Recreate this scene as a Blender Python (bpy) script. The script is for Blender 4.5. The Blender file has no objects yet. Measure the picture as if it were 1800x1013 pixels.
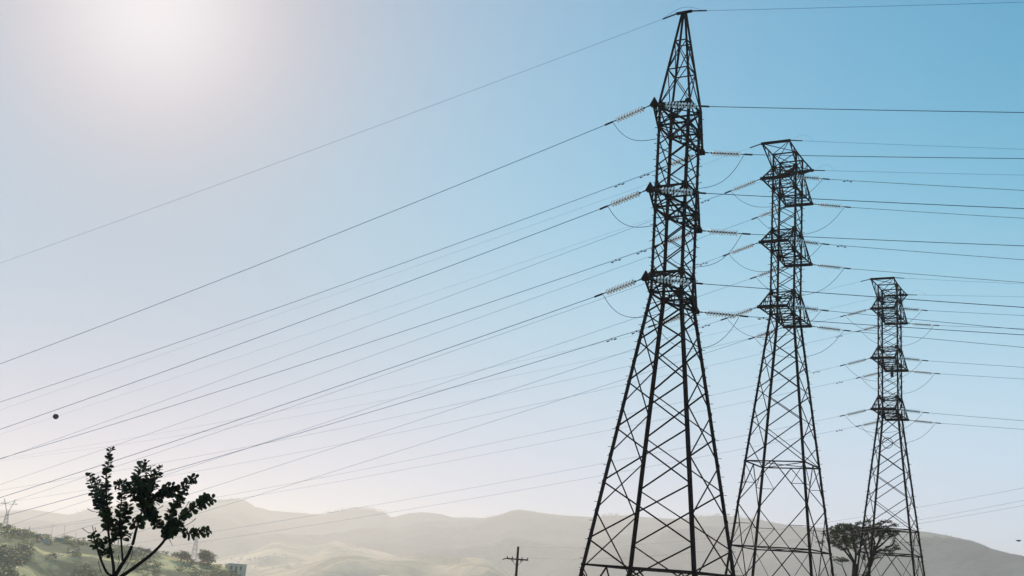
import bpy, math, random
import numpy as np
from math import sin, cos, pi, radians, sqrt
from mathutils import Vector, noise

random.seed(7)
scene = bpy.context.scene
COL = scene.collection

# ------------------------------------------------------------------ camera
F = 1971.0                               # focal length in photo pixels (1800 wide)
PITCH, ROLL = radians(14.3), radians(4.57)
r0 = np.array([1, 0, 0.]); fw = np.array([0, cos(PITCH), sin(PITCH)]); u0 = np.array([0, -sin(PITCH), cos(PITCH)])
cr = cos(ROLL)*r0 + sin(ROLL)*u0
cu = -sin(ROLL)*r0 + cos(ROLL)*u0
def ray(x, y): return fw + (x-900)/F*cr + (506.5-y)/F*cu
def at(x, y, Y):
    d = ray(x, y); return d*(Y/d[1])
def at_r(x, y, R):
    d = ray(x, y); return d*(R/math.hypot(d[0], d[1]))
def zrow(X, Y, y):
    k = (506.5-y)/F
    return -(X*cu[0]+Y*cu[1]-k*(X*fw[0]+Y*fw[1]))/(cu[2]-k*fw[2])

cam = bpy.data.cameras.new('camera'); cam.sensor_width = 36; cam.lens = F/1800*36
cam.clip_start = .1; cam.clip_end = 20000
camo = bpy.data.objects.new('camera', cam); COL.objects.link(camo)
from mathutils import Matrix
camo.matrix_world = Matrix(((cr[0], cu[0], -fw[0], 0), (cr[1], cu[1], -fw[1], 0), (cr[2], cu[2], -fw[2], 0), (0, 0, 0, 1)))
scene.camera = camo

# ------------------------------------------------------------------ helpers
class MB:
    def __init__(s): s.v = []; s.f = []
    def add(s, vs, fs):
        n = len(s.v); s.v += [tuple(map(float, v)) for v in vs]; s.f += [tuple(i+n for i in f) for f in fs]
    def box(s, x0, x1, y0, y1, z0, z1):
        s.add([(x, y, z) for z in (z0, z1) for x, y in ((x0, y0), (x1, y0), (x1, y1), (x0, y1))],
              [(3, 2, 1, 0), (4, 5, 6, 7), (0, 1, 5, 4), (1, 2, 6, 5), (2, 3, 7, 6), (3, 0, 4, 7)])
    def frame(s, a, b):
        a, b = Vector(a), Vector(b); d = (b-a).normalized()
        up = Vector((0, 0, 1)) if abs(d.z) < .95 else Vector((1, 0, 0))
        x = d.cross(up).normalized(); return a, b, d, x, x.cross(d).normalized()
    def bar(s, a, b, w, h=None):
        if (Vector(a)-Vector(b)).length < 1e-4: return
        h = h or w; a, b, d, x, y = s.frame(a, b)
        vs = [p+x*(i*w/2)+y*(j*h/2) for p in (a, b) for i, j in ((-1, -1), (1, -1), (1, 1), (-1, 1))]
        s.add(vs, [(3, 2, 1, 0), (4, 5, 6, 7), (0, 1, 5, 4), (1, 2, 6, 5), (2, 3, 7, 6), (3, 0, 4, 7)])
    def angle(s, a, b, ex, ey, w, t):
        # an L-section member from a to b; ex, ey are the directions of its two flanges
        a, b, ex, ey = Vector(a), Vector(b), Vector(ex), Vector(ey)
        prof = [(0, 0), (w, 0), (w, t), (t, t), (t, w), (0, w)]
        vs = [p+ex*u+ey*v for p in (a, b) for u, v in prof]
        fs = [tuple(range(5, -1, -1)), tuple(range(6, 12))]+[(i, (i+1) % 6, 6+(i+1) % 6, 6+i) for i in range(6)]
        s.add(vs, fs)
    def tube(s, pts, r, n=6, r2=None):
        P = [Vector(p) for p in pts]; m = len(P); base = len(s.v)
        for i, p in enumerate(P):
            d = (P[min(i+1, m-1)]-P[max(i-1, 0)]).normalized()
            up = Vector((0, 0, 1)) if abs(d.z) < .98 else Vector((1, 0, 0))
            x = d.cross(up).normalized(); y = x.cross(d)
            rr = r if r2 is None else r+(r2-r)*i/(m-1)
            if isinstance(r, (list, tuple)): rr = r[i]
            s.v += [tuple(p+x*(rr*cos(2*pi*k/n))+y*(rr*sin(2*pi*k/n))) for k in range(n)]
        for i in range(m-1):
            for k in range(n):
                a, b = base+i*n+k, base+i*n+(k+1) % n
                s.f.append((a, b, b+n, a+n))
        s.f.append(tuple(base+k for k in range(n-1, -1, -1))); s.f.append(tuple(base+(m-1)*n+k for k in range(n)))
    def lathe(s, prof, n=14, axis='z'):
        base = len(s.v)
        for r, z in prof:
            for k in range(n):
                p = (r*cos(2*pi*k/n), r*sin(2*pi*k/n), z); s.v.append(p)
        for i in range(len(prof)-1):
            for k in range(n):
                a, b = base+i*n+k, base+i*n+(k+1) % n
                s.f.append((a, b, b+n, a+n))
    def mesh(s, name, mat, smooth=False):
        me = bpy.data.meshes.new(name); me.from_pydata(s.v, [], s.f); me.update()
        if mat: me.materials.append(mat)
        if smooth: me.polygons.foreach_set('use_smooth', [True]*len(me.polygons))
        return me
    def build(s, name, mat, parent=None, smooth=False):
        return link(name, s.mesh(name, mat, smooth), parent)

def link(name, data, parent=None, loc=None):
    o = bpy.data.objects.new(name, data); COL.objects.link(o)
    if parent: o.parent = parent
    if loc is not None: o.location = loc
    return o
def tag(o, label, cat, group=None, kind=None):
    o['label'] = label; o['category'] = cat
    if group: o['group'] = group
    if kind: o['kind'] = kind
    return o
def empty(name, loc, label, cat, group=None, rz=0):
    o = link(name, None, None, loc); o.rotation_euler = (0, 0, rz); o.empty_display_size = .3
    return tag(o, label, cat, group)
def struct(o, label=None, kind='structure'):
    o['kind'] = kind
    if label: o['label'] = label
    return o
def smooth(a, b, x):
    t = np.clip((np.asarray(x, float)-a)/(b-a), 0, 1); return t*t*(3-2*t)

# ------------------------------------------------------------------ materials
def mat(name, col, rough=.7, metal=0, var=0, scale=3, bump=0, col2=None, spec=.3, detail=6):
    m = bpy.data.materials.new(name); m.use_nodes = True; nt = m.node_tree; b = nt.nodes['Principled BSDF']
    b.inputs['Base Color'].default_value = (*col, 1); b.inputs['Roughness'].default_value = rough
    b.inputs['Metallic'].default_value = metal; b.inputs['Specular IOR Level'].default_value = spec
    if var or col2:
        tc = nt.nodes.new('ShaderNodeTexCoord'); nz = nt.nodes.new('ShaderNodeTexNoise')
        nz.inputs['Scale'].default_value = scale; nz.inputs['Detail'].default_value = detail
        nt.links.new(tc.outputs['Object'], nz.inputs['Vector'])
        rp = nt.nodes.new('ShaderNodeValToRGB'); rp.color_ramp.elements[0].position = .35; rp.color_ramp.elements[1].position = .65
        c2 = col2 or tuple(min(1, c*(1+var)) for c in col); c1 = col if col2 else tuple(c*(1-var) for c in col)
        rp.color_ramp.elements[0].color = (*c1, 1); rp.color_ramp.elements[1].color = (*c2, 1)
        nt.links.new(nz.outputs['Fac'], rp.inputs['Fac']); nt.links.new(rp.outputs['Color'], b.inputs['Base Color'])
        if bump:
            bp = nt.nodes.new('ShaderNodeBump'); bp.inputs['Strength'].default_value = bump
            nt.links.new(nz.outputs['Fac'], bp.inputs['Height']); nt.links.new(bp.outputs['Normal'], b.inputs['Normal'])
    return m

STEEL = mat('backlit_dark_steel', (.009, .007, .011), .8, 0, .5, 2.0, spec=.05)  # galvanised steel, its backlit silhouette darkness put into the base colour
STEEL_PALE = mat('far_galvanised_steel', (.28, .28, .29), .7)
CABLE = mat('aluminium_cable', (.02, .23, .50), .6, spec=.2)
CABLE_DARK = mat('dark_blue_cable', (.006, .04, .12), .6, spec=.15)  # deeper blue, for the jumpers and most right-going conductors
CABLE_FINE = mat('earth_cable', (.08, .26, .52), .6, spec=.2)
IRON = mat('black_fittings', (.012, .012, .016), .6)
WOODPOLE = mat('dark_pole_wood', (.012, .010, .010), .85, 0, .4, 5)
BALLM = mat('marker_ball_plastic', (.012, .011, .018), .5, 0, .3, 6)

def glass_mat():
    m = bpy.data.materials.new('pale_insulator_glass'); m.use_nodes = True; nt = m.node_tree; nt.nodes.clear()
    N = nt.nodes.new; out = N('ShaderNodeOutputMaterial')
    tr = N('ShaderNodeBsdfTranslucent'); tr.inputs['Color'].default_value = (.93, .97, 1, 1)
    df = N('ShaderNodeBsdfDiffuse'); df.inputs['Color'].default_value = (.85, .9, .95, 1)
    gl = N('ShaderNodeBsdfGlossy'); gl.inputs['Roughness'].default_value = .6; gl.inputs['Color'].default_value = (.95, .98, 1, 1)
    tp = N('ShaderNodeBsdfTransparent')
    def mix(a, b, f):
        n = N('ShaderNodeMixShader'); n.inputs['Fac'].default_value = f; nt.links.new(a, n.inputs[1]); nt.links.new(b, n.inputs[2]); return n.outputs[0]
    sh = mix(mix(mix(tr.outputs[0], df.outputs[0], .25), gl.outputs[0], .6), tp.outputs[0], .12)
    nt.links.new(sh, out.inputs['Surface']); return m
GLASS = glass_mat()

def leaf_mat(name, c1, c2, trans=.25, scale=1.5):
    m = bpy.data.materials.new(name); m.use_nodes = True; nt = m.node_tree; nt.nodes.clear()
    out = nt.nodes.new('ShaderNodeOutputMaterial'); tc = nt.nodes.new('ShaderNodeTexCoord')
    nz = nt.nodes.new('ShaderNodeTexNoise'); nz.inputs['Scale'].default_value = scale
    nt.links.new(tc.outputs['Object'], nz.inputs['Vector'])
    rp = nt.nodes.new('ShaderNodeValToRGB'); rp.color_ramp.elements[0].position = .38; rp.color_ramp.elements[1].position = .62
    rp.color_ramp.elements[0].color = (*c1, 1); rp.color_ramp.elements[1].color = (*c2, 1)
    nt.links.new(nz.outputs['Fac'], rp.inputs['Fac'])
    df = nt.nodes.new('ShaderNodeBsdfPrincipled'); df.inputs['Roughness'].default_value = .55; df.inputs['Specular IOR Level'].default_value = .2
    tr = nt.nodes.new('ShaderNodeBsdfTranslucent')
    nt.links.new(rp.outputs[0], df.inputs['Base Color']); nt.links.new(rp.outputs[0], tr.inputs['Color'])
    mx = nt.nodes.new('ShaderNodeMixShader'); mx.inputs['Fac'].default_value = trans
    nt.links.new(df.outputs[0], mx.inputs[1]); nt.links.new(tr.outputs[0], mx.inputs[2])
    nt.links.new(mx.outputs[0], out.inputs['Surface']); return m
LEAF = leaf_mat('thick_dark_leaf', (.008, .012, .007), (.035, .055, .020), .2, 6)
TREELEAF = leaf_mat('feathery_tree_leaf', (.02, .032, .014), (.075, .105, .045), .35, .8)
BUSHLEAF = leaf_mat('hill_bush_leaf', (.06, .105, .04), (.14, .20, .06), .45, .12)
BARK = mat('dark_bark', (.012, .009, .008), .9, 0, .4, 8)

def hill_mat(name, green, dry, soil, s1, s2, lo=.42, hi=.6, bump=.3):
    m = bpy.data.materials.new(name); m.use_nodes = True; nt = m.node_tree; b = nt.nodes['Principled BSDF']
    b.inputs['Roughness'].default_value = .95; b.inputs['Specular IOR Level'].default_value = .05
    tc = nt.nodes.new('ShaderNodeTexCoord')
    mp = nt.nodes.new('ShaderNodeMapping'); nt.links.new(tc.outputs['Object'], mp.inputs['Vector'])
    n1 = nt.nodes.new('ShaderNodeTexNoise'); n1.inputs['Scale'].default_value = s1; n1.inputs['Detail'].default_value = 8; n1.inputs['Roughness'].default_value = .62; n1.inputs['Distortion'].default_value = .6
    n2 = nt.nodes.new('ShaderNodeTexNoise'); n2.inputs['Scale'].default_value = s2; n2.inputs['Detail'].default_value = 6; n2.inputs['Roughness'].default_value = .7
    nt.links.new(mp.outputs[0], n1.inputs['Vector']); nt.links.new(mp.outputs[0], n2.inputs['Vector'])
    rp = nt.nodes.new('ShaderNodeValToRGB'); e = rp.color_ramp.elements
    e[0].position = lo; e[0].color = (*green, 1); e[1].position = hi; e[1].color = (*dry, 1)
    nt.links.new(n1.outputs['Fac'], rp.inputs['Fac'])
    rp2 = nt.nodes.new('ShaderNodeValToRGB'); e = rp2.color_ramp.elements
    e[0].position = .5; e[0].color = (0, 0, 0, 1); e[1].position = .68; e[1].color = (1, 1, 1, 1)
    nt.links.new(n2.outputs['Fac'], rp2.inputs['Fac'])
    mx = nt.nodes.new('ShaderNodeMix'); mx.data_type = 'RGBA'
    nt.links.new(rp2.outputs[0], mx.inputs['Factor']); nt.links.new(rp.outputs[0], mx.inputs['A']); mx.inputs['B'].default_value = (*soil, 1)
    nt.links.new(mx.outputs['Result'], b.inputs['Base Color'])
    bp = nt.nodes.new('ShaderNodeBump'); bp.inputs['Strength'].default_value = bump; bp.inputs['Distance'].default_value = 1/s2*.25
    nt.links.new(n2.outputs['Fac'], bp.inputs['Height']); nt.links.new(bp.outputs[0], b.inputs['Normal'])
    return m
M_MOUNT = hill_mat('mountain_scrub', (.015, .045, .06), (.10, .135, .13), (.05, .08, .085), .0022, .012, .42, .6, 1.0)
M_MID = hill_mat('hill_dry_grass', (.19, .19, .12), (.66, .51, .31), (.40, .34, .22), .007, .03, .42, .6)
M_NEAR = hill_mat('near_hill_grass', (.10, .13, .06), (.66, .57, .27), (.16, .19, .10), .026, .16, .46, .57)
M_GROUND = hill_mat('dry_ground', (.09, .10, .04), (.22, .18, .09), (.15, .12, .07), .15, 1.5)

# ------------------------------------------------------------------ terrain
def ground_z(x, y):
    x = np.asarray(x, float); y = np.asarray(y, float); r = np.hypot(x, y); a = np.arctan2(x, np.maximum(y, -1e9))
    left = smooth(.25, -.35, 0)*0 + smooth(-.15, .45, -a)           # 0 right, 1 left
    mid = smooth(-.05, .28, a)
    D = 7.0 + 30*left - 4.2*mid
    z = -1.65 - D*smooth(12, 170, r) - 85*smooth(170, 1300, r)
    return z + .12*np.sin(x*.31+1)*np.cos(y*.23)*smooth(3, 20, r)
def ground():
    na, rs = 160, np.concatenate([[.01], np.geomspace(1.5, 9300, 115)])
    mb = MB(); A = np.linspace(-pi, pi, na, endpoint=False)
    for r in rs:
        X = r*np.sin(A); Y = r*np.cos(A); Z = ground_z(X, Y)
        mb.v += list(zip(X.tolist(), Y.tolist(), Z.tolist()))
    for i in range(len(rs)-1):
        for k in range(na):
            a, b = i*na+k, i*na+(k+1) % na
            mb.f.append((a, b, b+na, a+na))
    o = mb.build('ground', M_GROUND, smooth=True); struct(o, 'dry grassy ground falling away into the valley')
ground()

class Hill:
    """a ridge whose crest follows a skyline: profile (px,py), crest distance D(px), front width W, foot height"""
    def __init__(s, name, prof, D, W, WB, foot, m, label, ridged=0, rough=1.0, nx=300, nr=70, freq=1/300, power=1.25, seed=0):
        s.P = np.array(prof, float); s.D = D; s.W = W; s.WB = WB; s.foot = foot; s.ridged = ridged; s.freq = freq; s.power = power; s.seed = seed; s.rough = rough
        xs = np.linspace(prof[0][0], prof[-1][0], nx)
        mb = MB(); rel = np.concatenate([np.linspace(0, 1, nr), 1+np.linspace(.04, 1, 16)])
        for px in xs:
            az = s.az(px)
            for q in rel:
                Dd = s.D(px); r = Dd - s.W*(1-q) if q <= 1 else Dd + s.WB*(q-1)
                x, y = r*sin(az), r*cos(az)
                mb.v.append((x, y, s.h(px, r, x, y)))
        n = len(rel)
        for i in range(len(xs)-1):
            for k in range(n-1):
                mb.f.append((i*n+k, (i+1)*n+k, (i+1)*n+k+1, i*n+k+1))
        s.o = mb.build(name, m, smooth=True); struct(s.o, label)
    def az(s, px):
        d = ray(px, np.interp(px, s.P[:, 0], s.P[:, 1])); return math.atan2(d[0], d[1])
    def crest(s, px):
        py = np.interp(px, s.P[:, 0], s.P[:, 1]); d = ray(px, py)
        return s.D(px)*d[2]/math.hypot(d[0], d[1])
    def h(s, px, r, x, y):
        D = s.D(px); zc = s.crest(px)
        if r <= D:
            q = 1-(D-r)/s.W; q = min(max(q, 0), 1)
            g = q**s.power
            n = noise.fractal(Vector((x*s.freq+s.seed, y*s.freq, s.seed)), .9, 2.1, 5)
            rd = 1-abs(noise.noise(Vector((x*s.freq*1.3+9, y*s.freq*.9, s.seed+3))))*2
            return s.foot+(zc-s.foot)*g + s.rough*(n*.5+s.ridged*(rd-.6))*(zc-s.foot)*q*(1-q)*1.6
        q = min((r-D)/s.WB, 1); return zc+(s.foot-60-zc)*q**1.3
    def hit(s, px, py):
        """first point of the hill's front slope on the ray through a pixel"""
        d = ray(px, py); hl = math.hypot(d[0], d[1]); az = math.atan2(d[0], d[1])
        # px of the hill column with that azimuth
        xs = np.linspace(px-60, px+60, 41); pc = xs[int(np.argmin([abs(s.az(x)-az) for x in xs]))]
        D = s.D(pc)
        for r in np.linspace(D-s.W, D, 500):
            x, y = r*sin(az), r*cos(az)
            if s.h(pc, r, x, y) >= r*d[2]/hl: return Vector((x, y, s.h(pc, r, x, y)))
        return Vector((D*sin(az), D*cos(az), s.crest(pc)))

MTN = [(-1400, 700), (-900, 800), (-500, 850), (-200, 890), (0, 900), (60, 897), (121, 905), (135, 902), (150, 897), (185, 890), (240, 886), (290, 882), (340, 880), (352, 878), (380, 879), (400, 878), (415, 877), (430, 879), (440, 885), (446, 891), (460, 893), (475, 898), (500, 900), (530, 902), (560, 905), (573, 905), (580, 901), (600, 898), (620, 896), (640, 895), (660, 898), (680, 903), (686, 909), (690, 910), (700, 907), (720, 902), (745, 900.5), (770, 903), (785, 907), (800, 910.5), (820, 910), (850, 911), (870, 907), (885, 903), (898, 898), (912, 895.5), (930, 898), (960, 903), (1000, 907), (1050, 909.5), (1062, 907), (1080, 906), (1110, 907), (1130, 909), (1170, 911.5), (1200, 912), (1235, 908), (1260, 906), (1290, 909), (1335, 913), (1349, 917), (1389, 924), (1432, 928), (1500, 927), (1560, 930), (1600, 932.5), (1628, 935), (1665, 941.5), (1690, 947), (1709, 951), (1728, 958), (1743, 965), (1760, 969), (1772, 972.5), (1800, 977.5), (1860, 1000), (1950, 1015), (2150, 985), (2500, 1010), (3000, 1100)]
def Dm(px): return float(np.interp(px, [-1400, 0, 450, 700, 1000, 1300, 1550, 1800, 2200, 3000], [5000, 5300, 5000, 4600, 4200, 3850, 2850, 1950, 1900, 2400]))
mountain = Hill('mountain_range', MTN, Dm, 1900, 1500, -100, M_MOUNT, 'long hazy mountain ridge along the skyline', ridged=.8, freq=1/700, nx=560, nr=90, power=1.1, seed=2.3)
BACK = [(-700, 880), (-200, 890), (0, 897), (20, 896), (60, 896), (80, 899), (121, 908), (160, 915), (260, 930), (330, 950)]
backhill = Hill('hill_far_left', BACK, lambda p: 7000, 1500, 1000, -90, M_MOUNT, 'faint low hill farthest off at the left', ridged=.2, freq=1/1000, nx=80, nr=30)
MIDA = [(180, 1040), (300, 1000), (380, 984), (410, 976), (430, 973), (460, 962), (478, 954), (495, 952), (510, 956), (540, 960), (560, 958), (590, 951), (610, 955), (640, 963), (680, 972), (720, 985), (800, 1010), (900, 1035), (1000, 1058), (1120, 1110)]
hillA = Hill('hill_middle_far', MIDA, lambda p: 3500, 1400, 600, -98, M_MID, 'pale hazy hillside in the valley middle', ridged=.7, freq=1/320, nx=160, nr=60, seed=4.1)
MIDB = [(320, 1080), (380, 1030), (440, 1012), (500, 1004), (540, 992), (560, 985), (585, 976), (600, 973), (630, 974), (660, 979), (690, 979), (715, 978), (750, 977), (775, 979), (800, 980), (830, 980.5), (850, 982), (862, 986), (872, 992), (882, 999), (897, 1010), (920, 1022), (1000, 1050), (1150, 1110), (1300, 1200)]
hillB = Hill('hill_middle_near', MIDB, lambda p: 2500, 1250, 500, -98, M_MID, 'dry rounded hill with tracks behind the wooden pole', ridged=.8, freq=1/220, nx=200, nr=60, seed=7.7)
NEARP = [(-1200, 930), (-600, 925), (-300, 915), (-60, 920), (0, 924), (10, 928), (18, 925), (28, 930), (50, 931.5), (58, 934), (67, 938.5), (78, 945), (90, 948), (110, 948), (150, 950), (200, 957), (237, 961), (262, 967), (280, 971), (305, 979), (330, 985.5), (350, 988), (384, 992), (400, 998), (415, 1004), (426, 1016), (445, 1035), (480, 1060), (560, 1095), (680, 1150), (820, 1260)]
nearhill = Hill('hill_near_left', NEARP, lambda p: 540, 330, 200, -46, M_NEAR, 'scrubby green and yellow hillside at the lower left', ridged=.5, freq=1/54, nx=260, nr=70, power=1.0, seed=1.1, rough=.55)

# ------------------------------------------------------------------ lattice towers
AZ = radians(239.6)                      # heading of the near crossarms
H0 = 1.6273/2
def lw(T, v):                            # tower local -> world
    c, s = cos(AZ), sin(AZ); return Vector((T.x+c*v[0]-s*v[1], T.y+s*v[0]+c*v[1], v[2]))
class Tower: pass
def place(px, py, Rpx):
    d = ray(px, py); return d*(H0*sqrt(2)*F/Rpx)
CORN = ((1, 1), (-1, 1), (-1, -1), (1, -1))
FACES = (((1, -1), (1, 1)), ((-1, -1), (-1, 1)), ((-1, -1), (1, -1)), ((-1, 1), (1, 1)))   # near, far, left side, right side

def make_tower(T):
    g = float(ground_z(T.x, T.y)); T.g = g
    root = empty('transmission_tower', (T.x, T.y, 0), T.label, 'electricity pylon', 'steel lattice towers of the power line', AZ)
    zw = T.lower[2]; W = T.w
    def hz(z): return H0 if z >= zw else H0+(zw-z)*T.slope/2
    def c(k, z):                          # corner point
        return (k[0]*hz(z), k[1]*hz(z), z)
    zb = g-.4
    # legs
    for k in CORN:
        mb = MB(); ex, ey = (-k[0], 0, 0), (0, -k[1], 0)
        mb.angle(c(k, zb), c(k, zw), ex, ey, W*1.0, W*.3); mb.angle(c(k, zw), c(k, T.top), ex, ey, W*.8, W*.26)
        # gusset plates and splice at the waist
        for z in T.lower+T.upper:
            p = c(k, z); mb.box(p[0]-.02, p[0]+.02, min(p[1], p[1]-k[1]*.24), max(p[1], p[1]-k[1]*.24), z-.17, z+.17)
            mb.box(min(p[0], p[0]-k[0]*.24), max(p[0], p[0]-k[0]*.24), p[1]-.021, p[1]+.021, z-.165, z+.165)
        if k == (1, -1) or k == (-1, 1):  # climbing pegs on two legs
            z = g+2.5; i = 0
            while z < T.top-.3:
                p = Vector(c(k, z)); q = p+Vector((k[0]*.16, 0, 0)) if i % 2 else p+Vector((0, k[1]*.16, 0))
                mb.bar(p, q, .022); z += .42; i += 1
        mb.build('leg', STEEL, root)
    # bracing by face
    for fi, (a, b) in enumerate(FACES):
        fb = fi < 2
        up = MB(); inset = .012*(fi+1)
        def lvl(z, w): up.bar(c(a, z), c(b, z), w)
        def X(z0, z1, w, mbx):
            mbx.bar(c(a, z0), c(b, z1), w, w*.6); mbx.bar(c(b, z0), c(a, z1), w, w*.6)
        for z in T.lower+T.upper+([T.top] if T.kind == 'flat' else []): lvl(z, W*.5)
        for zu, zl in zip(T.upper, T.lower): X(zl, zu, W*.38, up)
        segs = [(T.lower[0], T.upper[1]), (T.lower[1], T.upper[2])]
        if T.kind == 'flat': segs.append((T.top, T.upper[0]))
        for za, zb2 in segs:
            n = 3 if za-zb2 > 2 else 1
            zz = [za+(zb2-za)*i/n for i in range(n+1)]
            if not fb and n == 3: zz = [za, za+(zb2-za)*.16, za+(zb2-za)*.5, za+(zb2-za)*.84, zb2]
            for i in range(len(zz)-1): X(zz[i+1], zz[i], W*.4 if fb else W*.3, up)
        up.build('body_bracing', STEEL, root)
        dn = MB()
        nodes = T.front if fb else T.side
        for i in range(len(nodes)-1): X(nodes[i+1], nodes[i], W*.55 if fb else W*.34, dn)
        for z in T.rings: dn.bar(c(a, z), c(b, z), W*.5)
        mid = lambda z: tuple((p+q)/2 for p, q in zip(c(a, z), c(b, z)))
        L = lambda p, q, t: tuple(u+(v-u)*t for u, v in zip(p, q))
        for (zt, zl) in T.vees:           # diamonds: ring middle to the legs and secondary struts
            for e in (a, b):
                dn.bar(mid(zt), c(e, zl), W*.36)
                h = L(mid(zt), c(e, zl), .52); zc = h[2]
                dn.bar(h, c(e, zc), W*.22); dn.bar(h, c(e, zt), W*.22)
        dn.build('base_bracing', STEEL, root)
    # plan bracing at arm levels
    for z in T.lower+T.upper+T.rings:
        pl = MB(); pl.bar(c((1, 1), z-.03), c((-1, -1), z-.03), W*.3); pl.bar(c((1, -1), z-.03+W*.2), c((-1, 1), z-.03+W*.2), W*.3)
        pl.build('diaphragm', STEEL, root)
    # crossarms
    T.tips = {}
    E = T.ext; hb = T.half_bar
    for li, (zl, zu) in enumerate(zip(T.lower, T.upper)):
        for sd in (1, -1):
            mb = MB(); x0, x1 = sd*H0, sd*E; wc = W*.5
            for sy in (-1, 1):
                ty = sy*hb*.93; tip = (x1, ty, zl)
                lo0, up0 = (x0, sy*H0, zl), (x0, sy*H0, zu)
                mb.bar(lo0, tip, wc); mb.bar(up0, tip, wc)
                for t in (.36, .68):
                    p, q = L(lo0, tip, t), L(up0, tip, t); mb.bar(p, q, wc*.5)
                mb.bar(L(lo0, tip, .36), up0, wc*.5); mb.bar(L(lo0, tip, .68), L(up0, tip, .36), wc*.5)
            for t0, t1 in ((0, .36), (.36, .68), (.68, 1)):
                P = lambda sy, t: L((x0, sy*H0, zl), (x1, sy*hb*.93, zl), t)
                mb.bar(P(-1, t0), P(1, t1), wc*.45); 
                if t0: mb.bar(P(-1, t0), P(1, t0), wc*.45)
                P = lambda sy, t: L((x0, sy*H0, zu), (x1, sy*hb*.93, zl), t)
                mb.bar(P(1, t0), P(-1, t1), wc*.4)
                if t0: mb.bar(P(-1, t0), P(1, t0), wc*.4)
            arm = mb.build('crossarm', STEEL, root)
            tb = MB()
            if T.kind == 'flat':
                tb.box(x1-.07, x1+.07, -hb, hb, zl-.09, zl+.09)
                tb.build('end_bar', STEEL, arm)
            else:                          # pointed arms end in a triangular hanger plate
                for o in (-.05, .05):
                    tb.add([(x1+o-.012, -.23, zl-.05), (x1+o-.012, .23, zl-.05), (x1+o-.012, 0, zl+.36), (x1+o+.012, -.23, zl-.05), (x1+o+.012, .23, zl-.05), (x1+o+.012, 0, zl+.36)],
                           [(0, 2, 1), (3, 4, 5), (0, 1, 4, 3), (1, 2, 5, 4), (2, 0, 3, 5)])
                tb.box(x1-.09, x1+.09, -.16, .16, zl-.12, zl+.04)
                tb.build('hanger_plate', STEEL, arm)
            for ln in (-1, 1): T.tips[(li, sd, ln)] = lw(T, (x1, ln*(hb if T.kind == 'flat' else .15), zl-.02))
    T.earth = {}
    if T.kind == 'flat':
        zt, zu = T.top, T.upper[0]
        for sd in (1, -1):
            mb = MB(); x0, x1 = sd*H0, sd*E
            for sy in (-1, 1):
                tip = (x1, sy*hb*.93, zt); lo0, up0 = (x0, sy*H0, zu), (x0, sy*H0, zt)
                mb.bar(lo0, tip, W*.45); mb.bar(up0, tip, W*.45)
                for t in (.4, .7): mb.bar(L(lo0, tip, t), L(up0, tip, t), W*.25)
                mb.bar(L(up0, tip, .4), lo0, W*.25)
            mb.bar((x0, -H0, zt), (x1, hb*.93, zt), W*.25); mb.bar((x0, H0, zt), (x1, -hb*.93, zt), W*.25)
            mb.bar((x0, -H0, zu), (x1, hb*.93, zt), W*.22)
            arm = mb.build('earthwire_arm', STEEL, root)
            tb = MB(); tb.box(x1-.06, x1+.06, -hb, hb, zt-.08, zt+.08); tb.build('end_bar', STEEL, arm)
            for ln in (-1, 1): T.earth[(sd, ln)] = lw(T, (x1, ln*hb, zt))
    else:
        pk = MB(); z0, z1 = T.upper[0], T.apex
        def pc(k, z): t = (z-z0)/(z1-z0); h = H0+(.07-H0)*t; return (k[0]*h, k[1]*h, z)
        for k in CORN: pk.bar(pc(k, z0), pc(k, z1), W*.55)
        zz = [z0]+T.peak_rings
        for (a, b) in FACES:
            for i, z in enumerate(zz):
                if i: pk.bar(pc(a, z), pc(b, z), W*.3)
                zn = zz[i+1] if i+1 < len(zz) else None
                if zn: pk.bar(pc(a, z), pc(b, zn), W*.27, W*.2); pk.bar(pc(b, z), pc(a, zn), W*.27, W*.2)
        peak = pk.build('peak', STEEL, root)
        tb = MB(); tb.box(-.07, .07, -.42, .42, z1-.05, z1+.05); tb.box(-.12, .12, -.12, .12, z1-.3, z1-.052); tb.build('earthwire_bar', STEEL, peak)
        for ln in (-1, 1): T.earth[(0, ln)] = lw(T, (0, ln*.42, z1))
    return root

def spec(**k):
    t = Tower(); t.__dict__.update(k); return t
p1, p2, p3 = place(1186.5, 400, 41.56), place(1381.4, 500, 31.0), place(1564, 600, 24.4)
def rows(p, ys): return [float(zrow(p[0], p[1], y)) for y in ys]
T1 = spec(x=p1[0], y=p1[1], kind='pointed', label='tallest steel lattice pylon, the nearest one, with a pointed peak', who='pointed tower', w=.165, ext=3.25, half_bar=.06,
          lower=rows(p1, (228, 371, 520)), upper=rows(p1, (193, 335, 485)), top=rows(p1, (193,))[0], apex=28.5, peak_rings=rows(p1, (127, 75)), slope=.287,
          front=[13.51, 12.45, 11.1, 9.1, 6.9, 4.42, 1.83, -1.2], side=[13.51, 12.9, 11.8, 10.1, 8.0, 5.66, 3.13, .45, -2], rings=[.7], vees=[(.68, -2.2)])
T2 = spec(x=p2[0], y=p2[1], kind='flat', label='middle steel lattice pylon with flat top bars, behind the pointed one', who='middle tower', w=.145, ext=2.85, half_bar=.97,
          lower=rows(p2, (337, 446, 557)), upper=rows(p2, (301, 410, 519)), top=rows(p2, (277,))[0], slope=.2235,
          front=[17.51, 15.92, 14.4, 12.55, 10.55, 7.97], side=[17.51, 16.8, 15.1, 13.4, 11.5, 9.3, 7.97], rings=[7.97, 2.78], vees=[(7.95, 5.41), (2.76, 5.41), (2.74, -.6)])
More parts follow.
